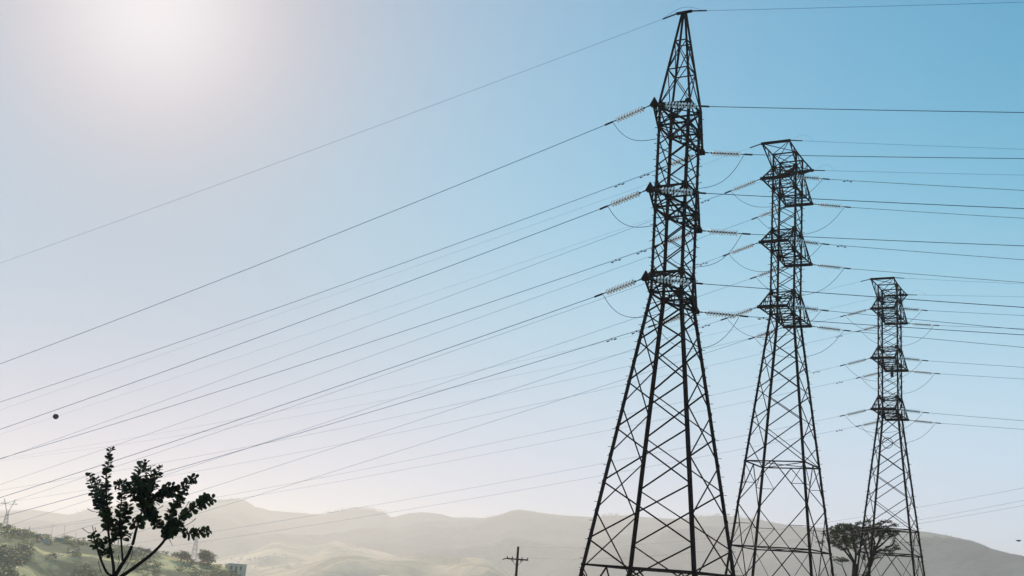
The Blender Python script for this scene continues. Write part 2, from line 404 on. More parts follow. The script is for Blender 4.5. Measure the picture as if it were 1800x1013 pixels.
T3 = spec(x=p3[0], y=p3[1], kind='flat', label='smallest and farthest of the three big pylons, rightmost', who='rightmost tower', w=.145, ext=2.8, half_bar=.97,
          lower=rows(p3, (556, 641, 729)), upper=rows(p3, (528, 614, 701)), top=rows(p3, (505,))[0], slope=.22,
          front=[15., 13.5, 12.0, 10.2, 8.2, 5.76], side=[15., 14.3, 12.7, 11.1, 9.2, 7.0, 5.76], rings=[5.76, 3.86], vees=[(5.74, 3.86), (3.84, .5), (.5, -3)])
TOWERS = (T1, T2, T3)
for T in TOWERS: T.root = make_tower(T)

# ------------------------------------------------------------------ insulators, conductors, jumpers
dm = MB(); dm.lathe([(.0, .05), (.035, .048), (.05, .034), (.1, .022), (.145, -.004), (.152, -.03), (.13, -.036), (.07, -.02), (.03, -.03), (0, -.03)], 14)
DISC = dm.mesh('insulator_disc', GLASS, True)
km = MB(); km.lathe([(.0, .112), (.042, .112), (.052, .06), (.048, .05), (0, .05)], 10); CAPM = km.mesh('disc_cap', IRON)
ND, PITCHD = 10, .148
LINK0, TAIL = .38, .42
STR = LINK0+ND*PITCHD+TAIL
lm = MB(); lm.bar((0, 0, 0), (0, 0, -LINK0), .03); lm.bar((0, 0, -.05), (0, 0, -.2), .06, .02); LINKM = lm.mesh('yoke_link', IRON)
cm = MB(); z = -(LINK0+ND*PITCHD); cm.bar((0, 0, z), (0, 0, z-TAIL), .035); cm.bar((0, 0, z-TAIL+.22), (0, 0, z-TAIL-.2), .075, .05); CLAMPM = cm.mesh('strain_clamp', IRON)
def orient(o, d):
    o.rotation_euler = Vector((-d[0], -d[1], -d[2])).to_track_quat('Z', 'Y').to_euler()
def string(S, d, label):
    o = empty('insulator_string', S, label, 'insulator string', 'insulator strings on the towers'); orient(o, d)
    link('yoke_link', LINKM, o); link('strain_clamp', CLAMPM, o)
    for i in range(ND):
        dd = link('insulator_disc', DISC, o, (0, 0, -(LINK0+(i+.5)*PITCHD)))
        link('disc_cap', CAPM, dd)
    return o

def plan_hit(S, dxy, q):
    rr = ray(*q); M = np.array([[dxy[0], -rr[0]], [dxy[1], -rr[1]]]); t, l = np.linalg.solve(M, -np.array(S[:2])); return t, l*rr[2]
AZL, AZR = radians(149.6), radians(-20)
DL, DR = np.array([cos(AZL), sin(AZL)]), np.array([cos(AZR), sin(AZR)])
LEV = ('top', 'middle', 'lowest'); ARM = {1: 'near', -1: 'far'}; SIDE = {-1: 'left', 1: 'right'}
ENDL = {('T1', 0, 1): (0, 640), ('T1', 0, -1): (0, 707), ('T1', 1, 1): (0, 755), ('T1', 1, -1): (0, 806.5), ('T1', 2, 1): (0, 875), ('T1', 2, -1): (0, 909.5),
        ('T2', 0, 1): (0, 807.5), ('T2', 0, -1): (0, 852), ('T2', 1, 1): (0, 888.6), ('T2', 1, -1): (0, 929), ('T2', 2, 1): (0, 974), ('T2', 2, -1): (0, 1008.5),
        ('T3', 0, 1): (0, 862), ('T3', 0, -1): (0, 885), ('T3', 1, 1): (0, 938), ('T3', 1, -1): (180, 914), ('T3', 2, 1): (0, 987), ('T3', 2, -1): (0, 998)}
ENDR = {('T1', 0, 1): 198, ('T1', 0, -1): 279, ('T1', 1, 1): 367, ('T1', 1, -1): 432.5, ('T1', 2, 1): 540.6, ('T1', 2, -1): 589,
        ('T2', 0, 1): 335, ('T2', 0, -1): 384, ('T2', 1, 1): 457, ('T2', 1, -1): 497, ('T2', 2, 1): 580, ('T2', 2, -1): 611,
        ('T3', 0, 1): 555, ('T3', 0, -1): 578, ('T3', 1, 1): 646, ('T3', 1, -1): 666.5, ('T3', 2, 1): 740, ('T3', 2, -1): 755}
BL = {'T1': .0004, 'T2': .00015, 'T3': .00034}
RADII = {('T1', -1): .0145, ('T2', -1): .0105, ('T3', -1): .0095, ('T1', 1): .0155, ('T2', 1): .0145, ('T3', 1): .014}
def wire(S, dxy, q, b, length, r, m, name, label, group, seg=60):
    t, z = plan_hit(S, dxy, q); a = (z-S[2]-b*t*t)/t
    pts = [(S[0]+dxy[0]*s, S[1]+dxy[1]*s, S[2]+a*s+b*s*s) for s in np.linspace(0, length, seg)]
    mb = MB(); mb.tube(pts, r, 6); o = mb.build(name, m, smooth=True); tag(o, label, 'power line', group)
    return (lambda s: Vector((S[0]+dxy[0]*s, S[1]+dxy[1]*s, S[2]+a*s+b*s*s))), a
def slope_to(S, dxy, q, b):
    t, z = plan_hit(S, dxy, q); return (z-S[2]-b*t*t)/t
CURVES = {}
NAMES = {'T1': T1, 'T2': T2, 'T3': T3}
for tn, T in NAMES.items():
    for li in range(3):
        for sd in (1, -1):
            ends = {}
            for ln in (-1, 1):
                S = T.tips[(li, sd, ln)]
                if ln < 0: q, dxy, b, ext = ENDL[(tn, li, sd)], DL, BL[tn], 190
                else: q, dxy, b, ext = (1800, ENDR[(tn, li, sd)]), DR, .0004, 130
                a = slope_to(S, dxy, q, b)
                d = Vector((dxy[0], dxy[1], a)); d.normalize()
                d3 = Vector((d.x, d.y, d.z-.02)).normalized()
                string(S, d3, f'{"dark-edged" if False else "pale glass"} insulator string on the {SIDE[ln]} of the {LEV[li]} {ARM[sd]} crossarm, {T.who}')
                E1 = S+d3*(STR+.1); ends[ln] = (S+d3*(STR-.25), d3)
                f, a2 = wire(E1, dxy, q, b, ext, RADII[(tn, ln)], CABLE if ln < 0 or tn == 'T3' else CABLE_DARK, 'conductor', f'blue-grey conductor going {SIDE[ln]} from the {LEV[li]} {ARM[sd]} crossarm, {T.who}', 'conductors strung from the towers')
                CURVES[(tn, li, sd, ln)] = f
            # jumper loop under the arm
            (pa, da), (pb, db) = ends[-1], ends[1]
            sag = 1.35 if tn == 'T1' else 1.5
            pts = []
            for i in range(33):
                t = i/32; p = pa.lerp(pb, t); w = (1-abs(2*t-1)**2.6)
                out = Vector((cos(AZ), sin(AZ), 0))*sd*.25*w
                pts.append(p+out+Vector((0, 0, -sag*w-.05)))
            mb = MB(); mb.tube(pts, .0135, 6); o = mb.build('jumper_cable', CABLE_DARK, smooth=True)
            tag(o, f'slack jumper loop hanging under the {LEV[li]} {ARM[sd]} crossarm, {T.who}', 'jumper cable', 'jumper loops under the crossarms')
    # earth wires
    for (sd, ln), S in T.earth.items():
        q = {('T1', 0, -1): (0, 463), ('T1', 0, 1): (1800, 4), ('T2', 1, -1): (0, 721), ('T2', -1, -1): (0, 764), ('T2', 1, 1): (1800, 262.6), ('T2', -1, 1): (1800, 308),
             ('T3', 1, -1): (0, 807), ('T3', -1, -1): (700, 700), ('T3', 1, 1): (1800, 499.5), ('T3', -1, 1): (1800, 522)}[(tn, sd, ln)]
        dxy, b, ext = (DL, {'T1': .0002, 'T2': .0001, 'T3': .0004}[tn], 190) if ln < 0 else (DR, .0003, 130)
        a = slope_to(S, dxy, q, b); d = Vector((dxy[0], dxy[1], a)).normalized()
        place_word = 'from the peak' if sd == 0 else f'from the {ARM[sd]} top bar'
        f, _ = wire(S, dxy, q, b, ext, ({'T1': .0075, 'T2': .0055, 'T3': .007}[tn] if ln < 0 else .009), CABLE_FINE, 'earth_wire', f'thin earth wire going {SIDE[ln]} {place_word} of the {T.who}', 'thin earth wires')
        CURVES[(tn, 'e', sd, ln)] = f
        cl = MB(); cl.bar(f(.02), f(.75), .06, .05); o = cl.build('earth_clamp', IRON); tag(o, f'dark clamp of the {SIDE[ln]} earth wire {place_word}, {T.who}', 'wire clamp', 'earth wire clamps')
    keys = sorted({k[0] for k in T.earth}, reverse=True)
    for sd in keys:                        # small bonding loop over the top
        fa, fb = CURVES[(tn, 'e', sd, -1)], CURVES[(tn, 'e', sd, 1)]
        pts = []
        pa, pb = (fa(.75), fb(.55)) if sd == 0 else (fb(.1), fb(1.5))
        for i in range(21):
            t = i/20; pts.append(pa.lerp(pb, t)+Vector((0, 0, .42*sin(pi*t))))
        mb = MB(); mb.tube(pts, .005 if sd else .009, 5); o = mb.build('bonding_loop', CABLE_FINE)
        tag(o, f'thin bonding loop above the {"peak" if sd == 0 else ARM[sd]+" top bar"} of the {T.who}', 'bonding wire', 'bonding wires on the tower tops')

# vibration dampers, clamped under the conductors
dmp = MB(); dmp.tube([(-.22, 0, -.09), (-.1, 0, -.075), (0, 0, -.07), (.1, 0, -.075), (.22, 0, -.09)], .012, 5); MESS = dmp.mesh('messenger', IRON)
wt = MB(); wt.tube([(-.1, 0, 0), (-.06, 0, 0), (.06, 0, 0), (.1, 0, 0)], [.02, .04, .045, .03], 8); WEIGHT = wt.mesh('damper_weight', IRON)
cp = MB(); cp.box(-.03, .03, -.025, .025, -.08, .03); DCL = cp.mesh('damper_clamp', IRON)
def px_of(P):
    c = P[0]*fw[0]+P[1]*fw[1]+P[2]*fw[2]; return 900+F*(P[0]*cr[0]+P[1]*cr[1]+P[2]*cr[2])/c
def damper(key, px, word):
    f = CURVES[key]; s = min(np.linspace(.2, 30, 600), key=lambda s: abs(px_of(f(s))-px)); p, q = f(s-.1), f(s+.1); d = (q-p).normalized()
    tn, li, sd, ln = key
    o = empty('vibration_damper', f(s), f'dumbbell damper {word} {SIDE[ln]} conductor, {LEV[li]} {ARM[sd]} crossarm, {NAMES[tn].who}', 'line damper', 'dampers on the conductors')
    o.rotation_euler = d.to_track_quat('X', 'Z').to_euler(); o.scale = (.8, .8, .8)
    link('messenger', MESS, o); link('damper_clamp', DCL, o)
    for sx in (-1, 1): link('damper_weight', WEIGHT, o, (sx*.26, 0, -.1))
for k, ps in ((('T1', 0, -1, -1), (1133, 1088)), (('T1', 1, -1, -1), (1127, 1083)), (('T1', 2, -1, -1), (1119, 1075))):
    damper(k, ps[0], 'closer in on'); damper(k, ps[1], 'farther out on')
for k, p in ((('T2', 0, 1, -1), 1240), (('T2', 1, 1, -1), 1237), (('T2', 2, 1, -1), 1240), (('T2', 0, 1, 1), 1490), (('T2', 1, 1, 1), 1479), (('T1', 2, -1, 1), 1343),
             (('T3', 0, -1, -1), 1475), (('T3', 1, -1, -1), 1475), (('T3', 2, -1, -1), 1475), (('T3', 1, 1, -1), 1435)):
    damper(k, p, 'on')

# marker ball on an earth wire
f = CURVES[('T2', 'e', -1, -1)]; s = min(np.linspace(20, 120, 800), key=lambda s: abs(px_of(f(s))-98))
mk = empty('marker_ball', f(s), 'dark round aerial marker ball threaded on a faint wire above the hill', 'marker ball')
mb = MB(); mb.lathe([(.27*sin(pi*i/14), .27*cos(pi*i/14)) for i in range(15)], 20); mb.build('shell', BALLM, mk, True)
mb = MB(); mb.lathe([(.276, .022), (.292, .02), (.292, -.02), (.276, -.022)], 20); mb.build('seam_flange', BALLM, mk)

# coil of spare cable and splice box hung on the rightmost tower
co = MB(); cpos = at(1560, 779, T3.y-1.9)
for j in range(3): co.tube([(.40*cos(2*pi*i/28), .03*j-.03, (.40+.012*j)*sin(2*pi*i/28)) for i in range(29)], .022, 5)
o = co.build('cable_coil', IRON); o.location = cpos; o.rotation_euler = (0, 0, AZ-pi/2); tag(o, 'round coil of spare cable hung inside the legs of the rightmost tower', 'cable coil')
bp = lw(T3, (H0+.14, .35, float(zrow(T3.x, T3.y, 658))))
sb = empty('splice_box', bp, 'dark upright splice box below the middle arm of the rightmost tower', 'splice box', None, AZ)
mb = MB(); mb.tube([(0, 0, -.42), (0, 0, -.38), (0, 0, .34), (0, 0, .4)], [.09, .13, .13, .08], 10); mb.build('housing', IRON, sb)
mb = MB(); mb.box(-.1, .0, -.18, .18, .41, .46); mb.box(-.16, -.1, -.05, .05, -.3, .46); mb.build('bracket', IRON, sb)

# ------------------------------------------------------------------ wooden distribution pole and its wires
PY = 104.0
top = Vector(at(911, 961, PY)); gz = float(ground_z(top.x, top.y))
pole = empty('utility_pole', (top.x, top.y, gz), 'dark wooden utility pole with one crossarm left of the pylons', 'utility pole')
hp = top.z-gz
mb = MB(); mb.tube([(0, 0, -.5), (0, 0, hp*.5), (0, 0, hp)], [.16, .14, .105], 10); mb.build('post', WOODPOLE, pole, True)
zc = (top.z-1.12)-gz
mb = MB(); mb.box(-.95, 1.0, -.06+.17, .06+.17, zc-.06, zc+.06); xarm = mb.build('crossarm', WOODPOLE, pole)
mb = MB(); mb.bar((-.55, .17, zc-.05), (0, .14, zc-.62), .04); mb.bar((.55, .17, zc-.05), (0, .14, zc-.62), .04); mb.build('brace', WOODPOLE, pole)
ins = MB(); ins.lathe([(0, .16), (.035, .15), (.05, .09), (.035, .07), (.055, .03), (.03, 0), (0, 0)], 8); PINM = ins.mesh('pin_insulator', IRON, True)
for x in (-.9, -.45, .42, .93): link('pin_insulator', PINM, xarm, (x, .17, zc+.06))
mb = MB(); mb.tube([(-.95, .17, zc+.0), (-1.1, .17, zc-.02), (-1.32, .17, zc-.13)], .05, 6); mb.build('dead_end_insulator', IRON, xarm)
mb = MB(); mb.tube([(-.45, .05, zc-.05), (-.3, .05, zc-.16), (-.5, .05, zc-.18)], .04, 6); mb.tube([(.3, .05, zc-.1), (.45, .05, zc-.05), (.25, .05, zc-.17)], .045, 6); mb.build('cutout_fuse', IRON, xarm)
SW = [((0, 0, hp), (1800, 855), 'highest'), ((.93, .17, zc+.2), (1800, 877), 'middle'), ((.42, .17, zc+.2), (1800, 886.5), 'lowest')]
for loc, q, w in SW:
    S = Vector((top.x+loc[0], top.y+loc[1], gz+loc[2])); E = Vector(at(q[0]+40, q[1]-5, 46.0))
    pts = [S.lerp(E, t)+Vector((0, 0, -.9*4*t*(1-t))) for t in np.linspace(0, 1.25, 40)]
    mb = MB(); mb.tube(pts, .0048, 5); o = mb.build('distribution_wire', IRON); tag(o, f'{w} of three faint wires running right from the wooden pole', 'power line', 'wires of the wooden pole')
S = Vector((top.x-1.32, top.y+.17, gz+zc-.13)); E = Vector(at(800, 1020, 150))
pts = [S.lerp(E, t)+Vector((0, 0, -.8*4*t*(1-t))) for t in np.linspace(0, 1, 24)]
mb = MB(); mb.tube(pts, .0048, 5); o = mb.build('distribution_wire', IRON); tag(o, 'single thin wire dropping left from the wooden pole', 'power line', 'wires of the wooden pole')

# ------------------------------------------------------------------ faint far pylons
def far_pylon(px, py_top, py_bot, R, label):
    base = Vector(at_r(px, py_bot, R)); tp = Vector(at_r(px, py_top, R)); h = tp.z-base.z; s = h/30
    root = empty('lattice_pylon', base, label, 'electricity pylon', 'far pylons in the haze', -math.atan2(base.x, base.y)+.3)
    b = MB(); hw = lambda z: (2.6+(.7-2.6)*min(z/19, 1))*s
    for sx, sy in CORN: b.bar((sx*hw(0), sy*hw(0), -3), (sx*hw(19), sy*hw(19), 19*s), .34*s)
    zz = [0, 5, 9.5, 13, 16, 19]
    for i in range(5):
        for a, c2 in FACES:
            A = lambda k, z: (k[0]*hw(z), k[1]*hw(z), z*s)
            b.bar(A(a, zz[i]), A(c2, zz[i+1]), .2*s); b.bar(A(c2, zz[i]), A(a, zz[i+1]), .2*s)
    b.build('body', STEEL_PALE, root)
    for sd in (-1, 1):
        m2 = MB(); m2.bar((sd*.5*s, 0, 19*s), (sd*4.2*s, 0, 30*s), .4*s); m2.bar((sd*.1*s, 0, 19.5*s), (sd*3.2*s, 0, 26*s), .25*s); m2.bar((sd*4.2*s, 0, 30*s), (sd*3.2*s, 0, 26*s), .3*s)
        m2.bar((sd*2.2*s, 0, 24.2*s), (sd*.9*s, 0, 24.5*s), .22*s); m2.build('fork_arm', STEEL_PALE, root)
    m3 = MB(); m3.bar((-6.5*s, 0, 26*s), (6.5*s, 0, 26*s), .4*s); m3.bar((-6.5*s, 0, 26*s), (-3.6*s, 0, 28*s), .22*s); m3.bar((6.5*s, 0, 26*s), (3.6*s, 0, 28*s), .22*s); m3.build('crossarm', STEEL_PALE, root)
far_pylon(5, 876, 945, 1240, 'faint forked pylon half cut by the left edge of the view')
far_pylon(339, 922, 992, 1440, 'faint pale forked pylon behind the shrub and the hill')

# ------------------------------------------------------------------ near shrub (photo-traced stems at 14 m)
SY = 14.0
def cp_(x, y, dy=0.): return Vector(at(130+x/4.17, 770+y/4.17, SY+dy))
rnd = random.Random(3)
shr = cp_(300, 1010); sg = float(ground_z(shr.x, shr.y))
shrub = empty('shrub', (shr.x, shr.y, sg), 'dark shrub with thick paired oval leaves on upright stems, lower left', 'shrub')
def loc(p): return Vector(p)-Vector((shr.x, shr.y, sg))
def spline(pts, n):
    P = [pts[0]*2-pts[1]]+pts+[pts[-1]*2-pts[-2]]; out = []
    for i in range(1, len(P)-2):
        for k in range(n):
            t = k/n; a, b, c, d = P[i-1], P[i], P[i+1], P[i+2]
            out.append(.5*((2*b)+(c-a)*t+(2*a-5*b+4*c-d)*t*t+(3*b-a-3*c+d)*t**3))
    out.append(pts[-1]); return out
def leaf(mb, p, d, nrm, L, w):
    d = d.normalized(); s = d.cross(nrm).normalized(); n = s.cross(d)
    prof = [(0, .12), (.2, .55), (.5, .95), (.78, .85), (.94, .45), (1.0, .05)]
    vs = []
    for t, ww in prof:
        droop = n*(-.12*L*t*t)
        for e in (-1, 0, 1): vs.append(p+d*(L*t)+s*(e*ww*w/2)+n*(abs(e)*ww*w*.14)+droop)
    fs = []
    for i in range(len(prof)-1):
        for e in (0, 1): a = i*3+e; fs.append((a, a+1, a+4, a+3))
    mb.add(vs, fs)
def leafy(pts, t0, t1, step, L0, L1, mb, spread=.9):
    """opposite leaf pairs, each pair turned a quarter from the last"""
    seglen = [0]
    for i in range(1, len(pts)): seglen.append(seglen[-1]+(pts[i]-pts[i-1]).length)
    tot = seglen[-1]; s = t0*tot; k = rnd.random()*2
    while s < t1*tot:
        i = max(j for j in range(len(pts)-1) if seglen[j] <= s+1e-9); u = (s-seglen[i])/max(1e-6, seglen[i+1]-seglen[i])
        p = pts[i].lerp(pts[i+1], u); d = (pts[i+1]-pts[i]).normalized()
        x = d.cross(Vector((0, 1, .2))).normalized(); y = x.cross(d)
        fr = (s/tot-t0)/(t1-t0); L = (L0+(L1-L0)*fr)*rnd.uniform(.85, 1.15)
        ang = k*pi/2+rnd.uniform(-.35, .35)
        for e in (0, pi):
            o = x*cos(ang+e)+y*sin(ang+e)
            ld = (o*spread+d*rnd.uniform(.25, .65)).normalized()
            leaf(mb, p+o*.006, ld, (d*.5+Vector((rnd.uniform(-.5, .5), rnd.uniform(-1.1, .1), rnd.uniform(-.3, .5)))).normalized(), L, L*rnd.uniform(.68, .85))
        k += 1; s += step*rnd.uniform(.8, 1.2)
STEMS = [ # crop points, radius base, tip, (leaf start, end), depth offsets
 ([(280, 1015), (240, 985), (200, 900), (172, 815), (150, 745), (140, 700)], .017, .008, (.68, 1), -.15),
 ([(292, 1015), (290, 940), (275, 850), (258, 740), (250, 650), (243, 500), (236, 380), (235, 290), (252, 190), (270, 75)], .02, .005, (.36, 1), .0),
 ([(246, 620), (215, 560), (180, 480), (150, 390), (125, 330), (118, 262)], .009, .004, (.1, 1), .12),
 ([(290, 640), (215, 520), (190, 420), (180, 350), (160, 290)], .009, .004, (.15, 1), -.18),
 ([(300, 1015), (350, 930), (395, 860), (430, 780), (455, 680), (480, 590), (505, 520), (520, 420), (530, 300), (522, 165)], .026, .005, (.56, 1), .1),
 ([(512, 500), (560, 420), (590, 330), (612, 270), (632, 215)], .01, .004, (.1, 1), -.1),
 ([(505, 520), (480, 420), (462, 330), (480, 240), (500, 180)], .01, .004, (.15, 1), .25),
 ([(515, 430), (548, 350), (565, 270), (560, 205)], .008, .004, (.1, 1), .1),
 ([(520, 440), (478, 370), (452, 310), (448, 262)], .008, .004, (.1, 1), -.1),
 ([(356, 900), (352, 830), (345, 740), (335, 640), (338, 540), (350, 440), (352, 370), (345, 325)], .013, .005, (.3, 1), -.05),
 ([(345, 740), (300, 735), (270, 745), (240, 760), (195, 775)], .008, .004, (.1, 1), .05),
 ([(345, 740), (372, 715), (400, 700)], .007, .004, (.1, 1), .0),
 ([(335, 620), (300, 690), (285, 660), (275, 600)], .007, .004, (.1, 1), .1),
 ([(340, 640), (380, 560), (395, 510), (400, 480)], .007, .004, (.1, 1), .2),
 ([(505, 500), (440, 420), (400, 360), (360, 325), (310, 345)], .009, .004, (.2, 1), .1),
 ([(340, 1020), (420, 965), (500, 905), (570, 850), (640, 780), (690, 710), (740, 630), (800, 575), (870, 520), (920, 480), (960, 440), (985, 425)], .024, .005, (.66, 1), -.1),
 ([(880, 510), (940, 480), (990, 455), (1022, 445)], .007, .004, (.2, 1), -.05),
 ([(520, 470), (570, 470), (620, 440), (680, 400), (740, 395), (790, 370), (830, 335), (850, 300), (900, 300)], .011, .004, (.08, 1), .05),
 ([(640, 440), (660, 395), (675, 365), (720, 360)], .007, .004, (.2, 1), .15),
 ([(700, 640), (700, 570), (720, 510), (770, 450), (815, 400)], .009, .004, (.05, 1), .1),
 ([(690, 530), (740, 520), (790, 450)], .006, .004, (.2, 1), .05),
 ([(475, 600), (530, 560), (580, 580), (610, 630), (640, 640), (660, 630)], .008, .004, (.2, 1), .05),
 ([(500, 520), (560, 540), (600, 590), (608, 660)], .008, .004, (.15, 1), -.08),
 ([(460, 660), (440, 640), (425, 620)], .007, .004, (.1, 1), .0),
 ([(466, 640), (490, 600), (500, 570)], .007, .004, (.1, 1), -.05),
 ([(720, 690), (760, 688), (800, 690), (860, 705), (900, 700), (950, 690), (1000, 682)], .007, .004, (.25, 1), .0),
 ([(700, 700), (715, 660), (735, 620), (720, 590)], .007, .004, (.0, 1), -.2),
 ([(700, 700), (745, 670), (775, 640), (770, 600)], .007, .004, (.0, 1), .2),
 ([(690, 710), (680, 690), (665, 670)], .007, .004, (.1, 1), -.15),
 ([(200, 900), (210, 850), (225, 810), (262, 850)], .006, .004, (.2, 1), .0),
]
for pts, ra, rb, (l0, l1), dy in STEMS:
    n = len(pts); P = [loc(cp_(x, y, dy*min(1, i/max(1, n-1)*1.6))) for i, (x, y) in enumerate(pts)]; Q = spline(P, 5)
    mb = MB(); mb.tube(Q, ra, 7, rb); st = mb.build('stem', BARK, shrub, True)
    lb = MB(); big = ra > .0145
    leafy(Q, l0, l1, .027, .088, .062, lb)
    leafy(Q, l0, l1, .075, .08, .055, lb, .6)
    lb.build('leaves', LEAF, st)
base = loc(cp_(300, 1010)); mb = MB(); mb.tube([(0, 0, -.2), (.03, 0, .5), tuple(base)], [.075, .06, .035], 8); mb.build('trunk', BARK, shrub, True)
for pts in ([(100, 520), (135, 538), (182, 546)], [(60, 660), (90, 685), (118, 700)], [(135, 645), (143, 680), (150, 705)], [(155, 655), (156, 690), (152, 710)], [(238, 660), (205, 688), (165, 706)],
            [(180, 900), (190, 955), (212, 1010)], [(432, 820), (415, 890), (370, 970), (345, 1010)], [(325, 860), (332, 900), (322, 940), (345, 960)], [(430, 690), (405, 730), (380, 755)],
            [(690, 735), (705, 755), (725, 795)], [(430, 430), (450, 470), (490, 495)], [(845, 465), (820, 505), (800, 525)], [(655, 495), (620, 520), (600, 535)], [(895, 590), (850, 625), (790, 655)]):
    P = [loc(cp_(x, y, .1)) for x, y in pts]; mb = MB(); mb.tube(spline(P, 4), .005, 5, .0025); mb.build('bare_twig', BARK, shrub)

# ------------------------------------------------------------------ spreading tree by the rightmost tower
TY = 97.0
def tp_(x, y, dy=0.): return Vector(at(1440+x/8.235, 890+y/8.235, TY+dy))
tb = tp_(515, 1013); tg = float(ground_z(tb.x, tb.y))
tree = empty('tree', (tb.x, tb.y, tg), 'spreading dark tree with an open flat crown behind the rightmost tower', 'tree')
tl = lambda p: Vector(p)-Vector((tb.x, tb.y, tg))
mb = MB(); mb.tube([(0, 0, -.3), tuple(tl(tp_(515, 1013))), tuple(tl(tp_(515, 830)))], [.34, .27, .2], 9)
mb.tube([(0.9, 0.2, -.3), tuple(tl(tp_(705, 1013))), tuple(tl(tp_(730, 850))), tuple(tl(tp_(790, 640)))], [.36, .28, .22, .16], 9)
mb.tube([(.2, .1, -.3), tuple(tl(tp_(630, 1013))), tuple(tl(tp_(700, 840))), tuple(tl(tp_(880, 620)))], [.2, .13, .09, .05], 7)
trunk = mb.build('trunk', BARK, tree, True)
LIMBS = [[(515, 840), (430, 720), (340, 620), (260, 560), (200, 500)], [(515, 830), (450, 700), (400, 600), (370, 480), (330, 380)], [(515, 840), (530, 700), (500, 560), (480, 440), (440, 330)],
         [(730, 850), (700, 700), (650, 560), (600, 450), (560, 330)], [(790, 640), (800, 520), (760, 400), (720, 280)], [(790, 640), (860, 520), (880, 400), (860, 300)], [(790, 640), (900, 560), (1000, 470), (1090, 410)],
         [(800, 660), (930, 640), (1050, 650), (1140, 620)], [(860, 520), (940, 380), (1010, 290), (1070, 260)], [(730, 850), (800, 760), (860, 740)], [(560, 700), (600, 600), (660, 470)], [(960, 600), (1060, 560), (1100, 470)]]
mb = MB()
for i, L in enumerate(LIMBS):
    dd = rnd.uniform(-1.6, 1.6); P = [tl(tp_(x, y, dd*k/(len(L)-1))) for k, (x, y) in enumerate(L)]
    mb.tube(spline(P, 4), .11, 6, .025)
mb.tube(spline([tl(tp_(x, y)) for x, y in ((395, 1013), (360, 930), (330, 860), (270, 830), (200, 780))], 4), .055, 6, .02)
mb.tube(spline([tl(tp_(x, y)) for x, y in ((330, 860), (335, 800), (320, 740))], 4), .035, 5, .015)
mb.build('limbs', BARK, tree, True)
CL = [ # x, y, rx, ry (crop px), amount
 (230, 340, 80, 45, 1), (330, 310, 90, 45, 1.2), (430, 310, 80, 40, 1.2), (520, 330, 80, 50, 1.2), (200, 430, 70, 60, 1.1), (300, 420, 100, 65, 1.6), (420, 430, 100, 70, 1.6), (520, 450, 80, 70, 1.4), (240, 530, 80, 45, 1),
 (360, 540, 90, 50, 1.2), (470, 560, 80, 50, 1), (340, 610, 70, 28, .5), (620, 380, 70, 80, 1.2), (600, 250, 55, 25, .35), (700, 215, 40, 18, .3), (670, 320, 70, 60, .9), (760, 330, 80, 60, 1.0), (850, 280, 60, 45, .8), (860, 250, 40, 20, .3), (820, 390, 80, 60, 1.1), (700, 440, 70, 60, .9),
 (910, 370, 70, 40, .8), (1010, 370, 80, 35, .9), (1100, 385, 65, 35, .7), (910, 220, 35, 14, .25), (1010, 225, 40, 16, .3), (1090, 275, 45, 16, .35), (1020, 300, 30, 14, .15), (950, 300, 30, 14, .2), (1060, 440, 60, 40, .5), (940, 450, 70, 40, .6), (1090, 540, 35, 50, .3), (1130, 620, 45, 20, .35), (1060, 600, 30, 30, .2),
 (980, 640, 70, 22, .35), (880, 640, 40, 18, .2), (1050, 680, 30, 14, .15), (660, 720, 40, 60, .3), (640, 600, 60, 60, .5), (850, 745, 45, 20, .2), (750, 560, 60, 60, .6), (620, 520, 50, 40, .5),
 (330, 775, 75, 22, .5), (250, 760, 50, 25, .2), (390, 790, 35, 12, .25), (560, 640, 50, 50, .4), (20, 520, 50, 20, .25), (70, 400, 50, 25, .15)]
def tuft(mb, p, size, k, rr):
    for _ in range(k):
        a, e = rr.uniform(0, 2*pi), rr.uniform(-.5, .7); d = Vector((cos(a)*cos(e), sin(a)*cos(e), sin(e)))
        q = p+d*size*rr.uniform(0, .9); n = Vector((rr.gauss(0, .6), rr.gauss(0, .6), 1)).normalized(); t = n.cross(d).normalized(); b2 = n.cross(t)
        l, w = size*rr.uniform(.4, .9), size*rr.uniform(.2, .45)
        mb.add([q-t*l*.5, q+b2*w*.5, q+t*l*.5, q-b2*w*.5], [(0, 1, 2, 3)])
mb = MB()
for x, y, rx, ry, am in CL:
    ry *= 1.2 if x < 560 else 1.0
    for _ in range(int((60 if x < 560 else 46)*am)):
        a, q = rnd.uniform(0, 2*pi), sqrt(rnd.random()); p = tl(tp_(x+rx*q*cos(a), y+ry*q*sin(a), rnd.uniform(-1.6, 1.6)*min(1, rx/60)))
        tuft(mb, p, rnd.uniform(.17, .32), 9, rnd)
mb.build('crown', TREELEAF, tree)

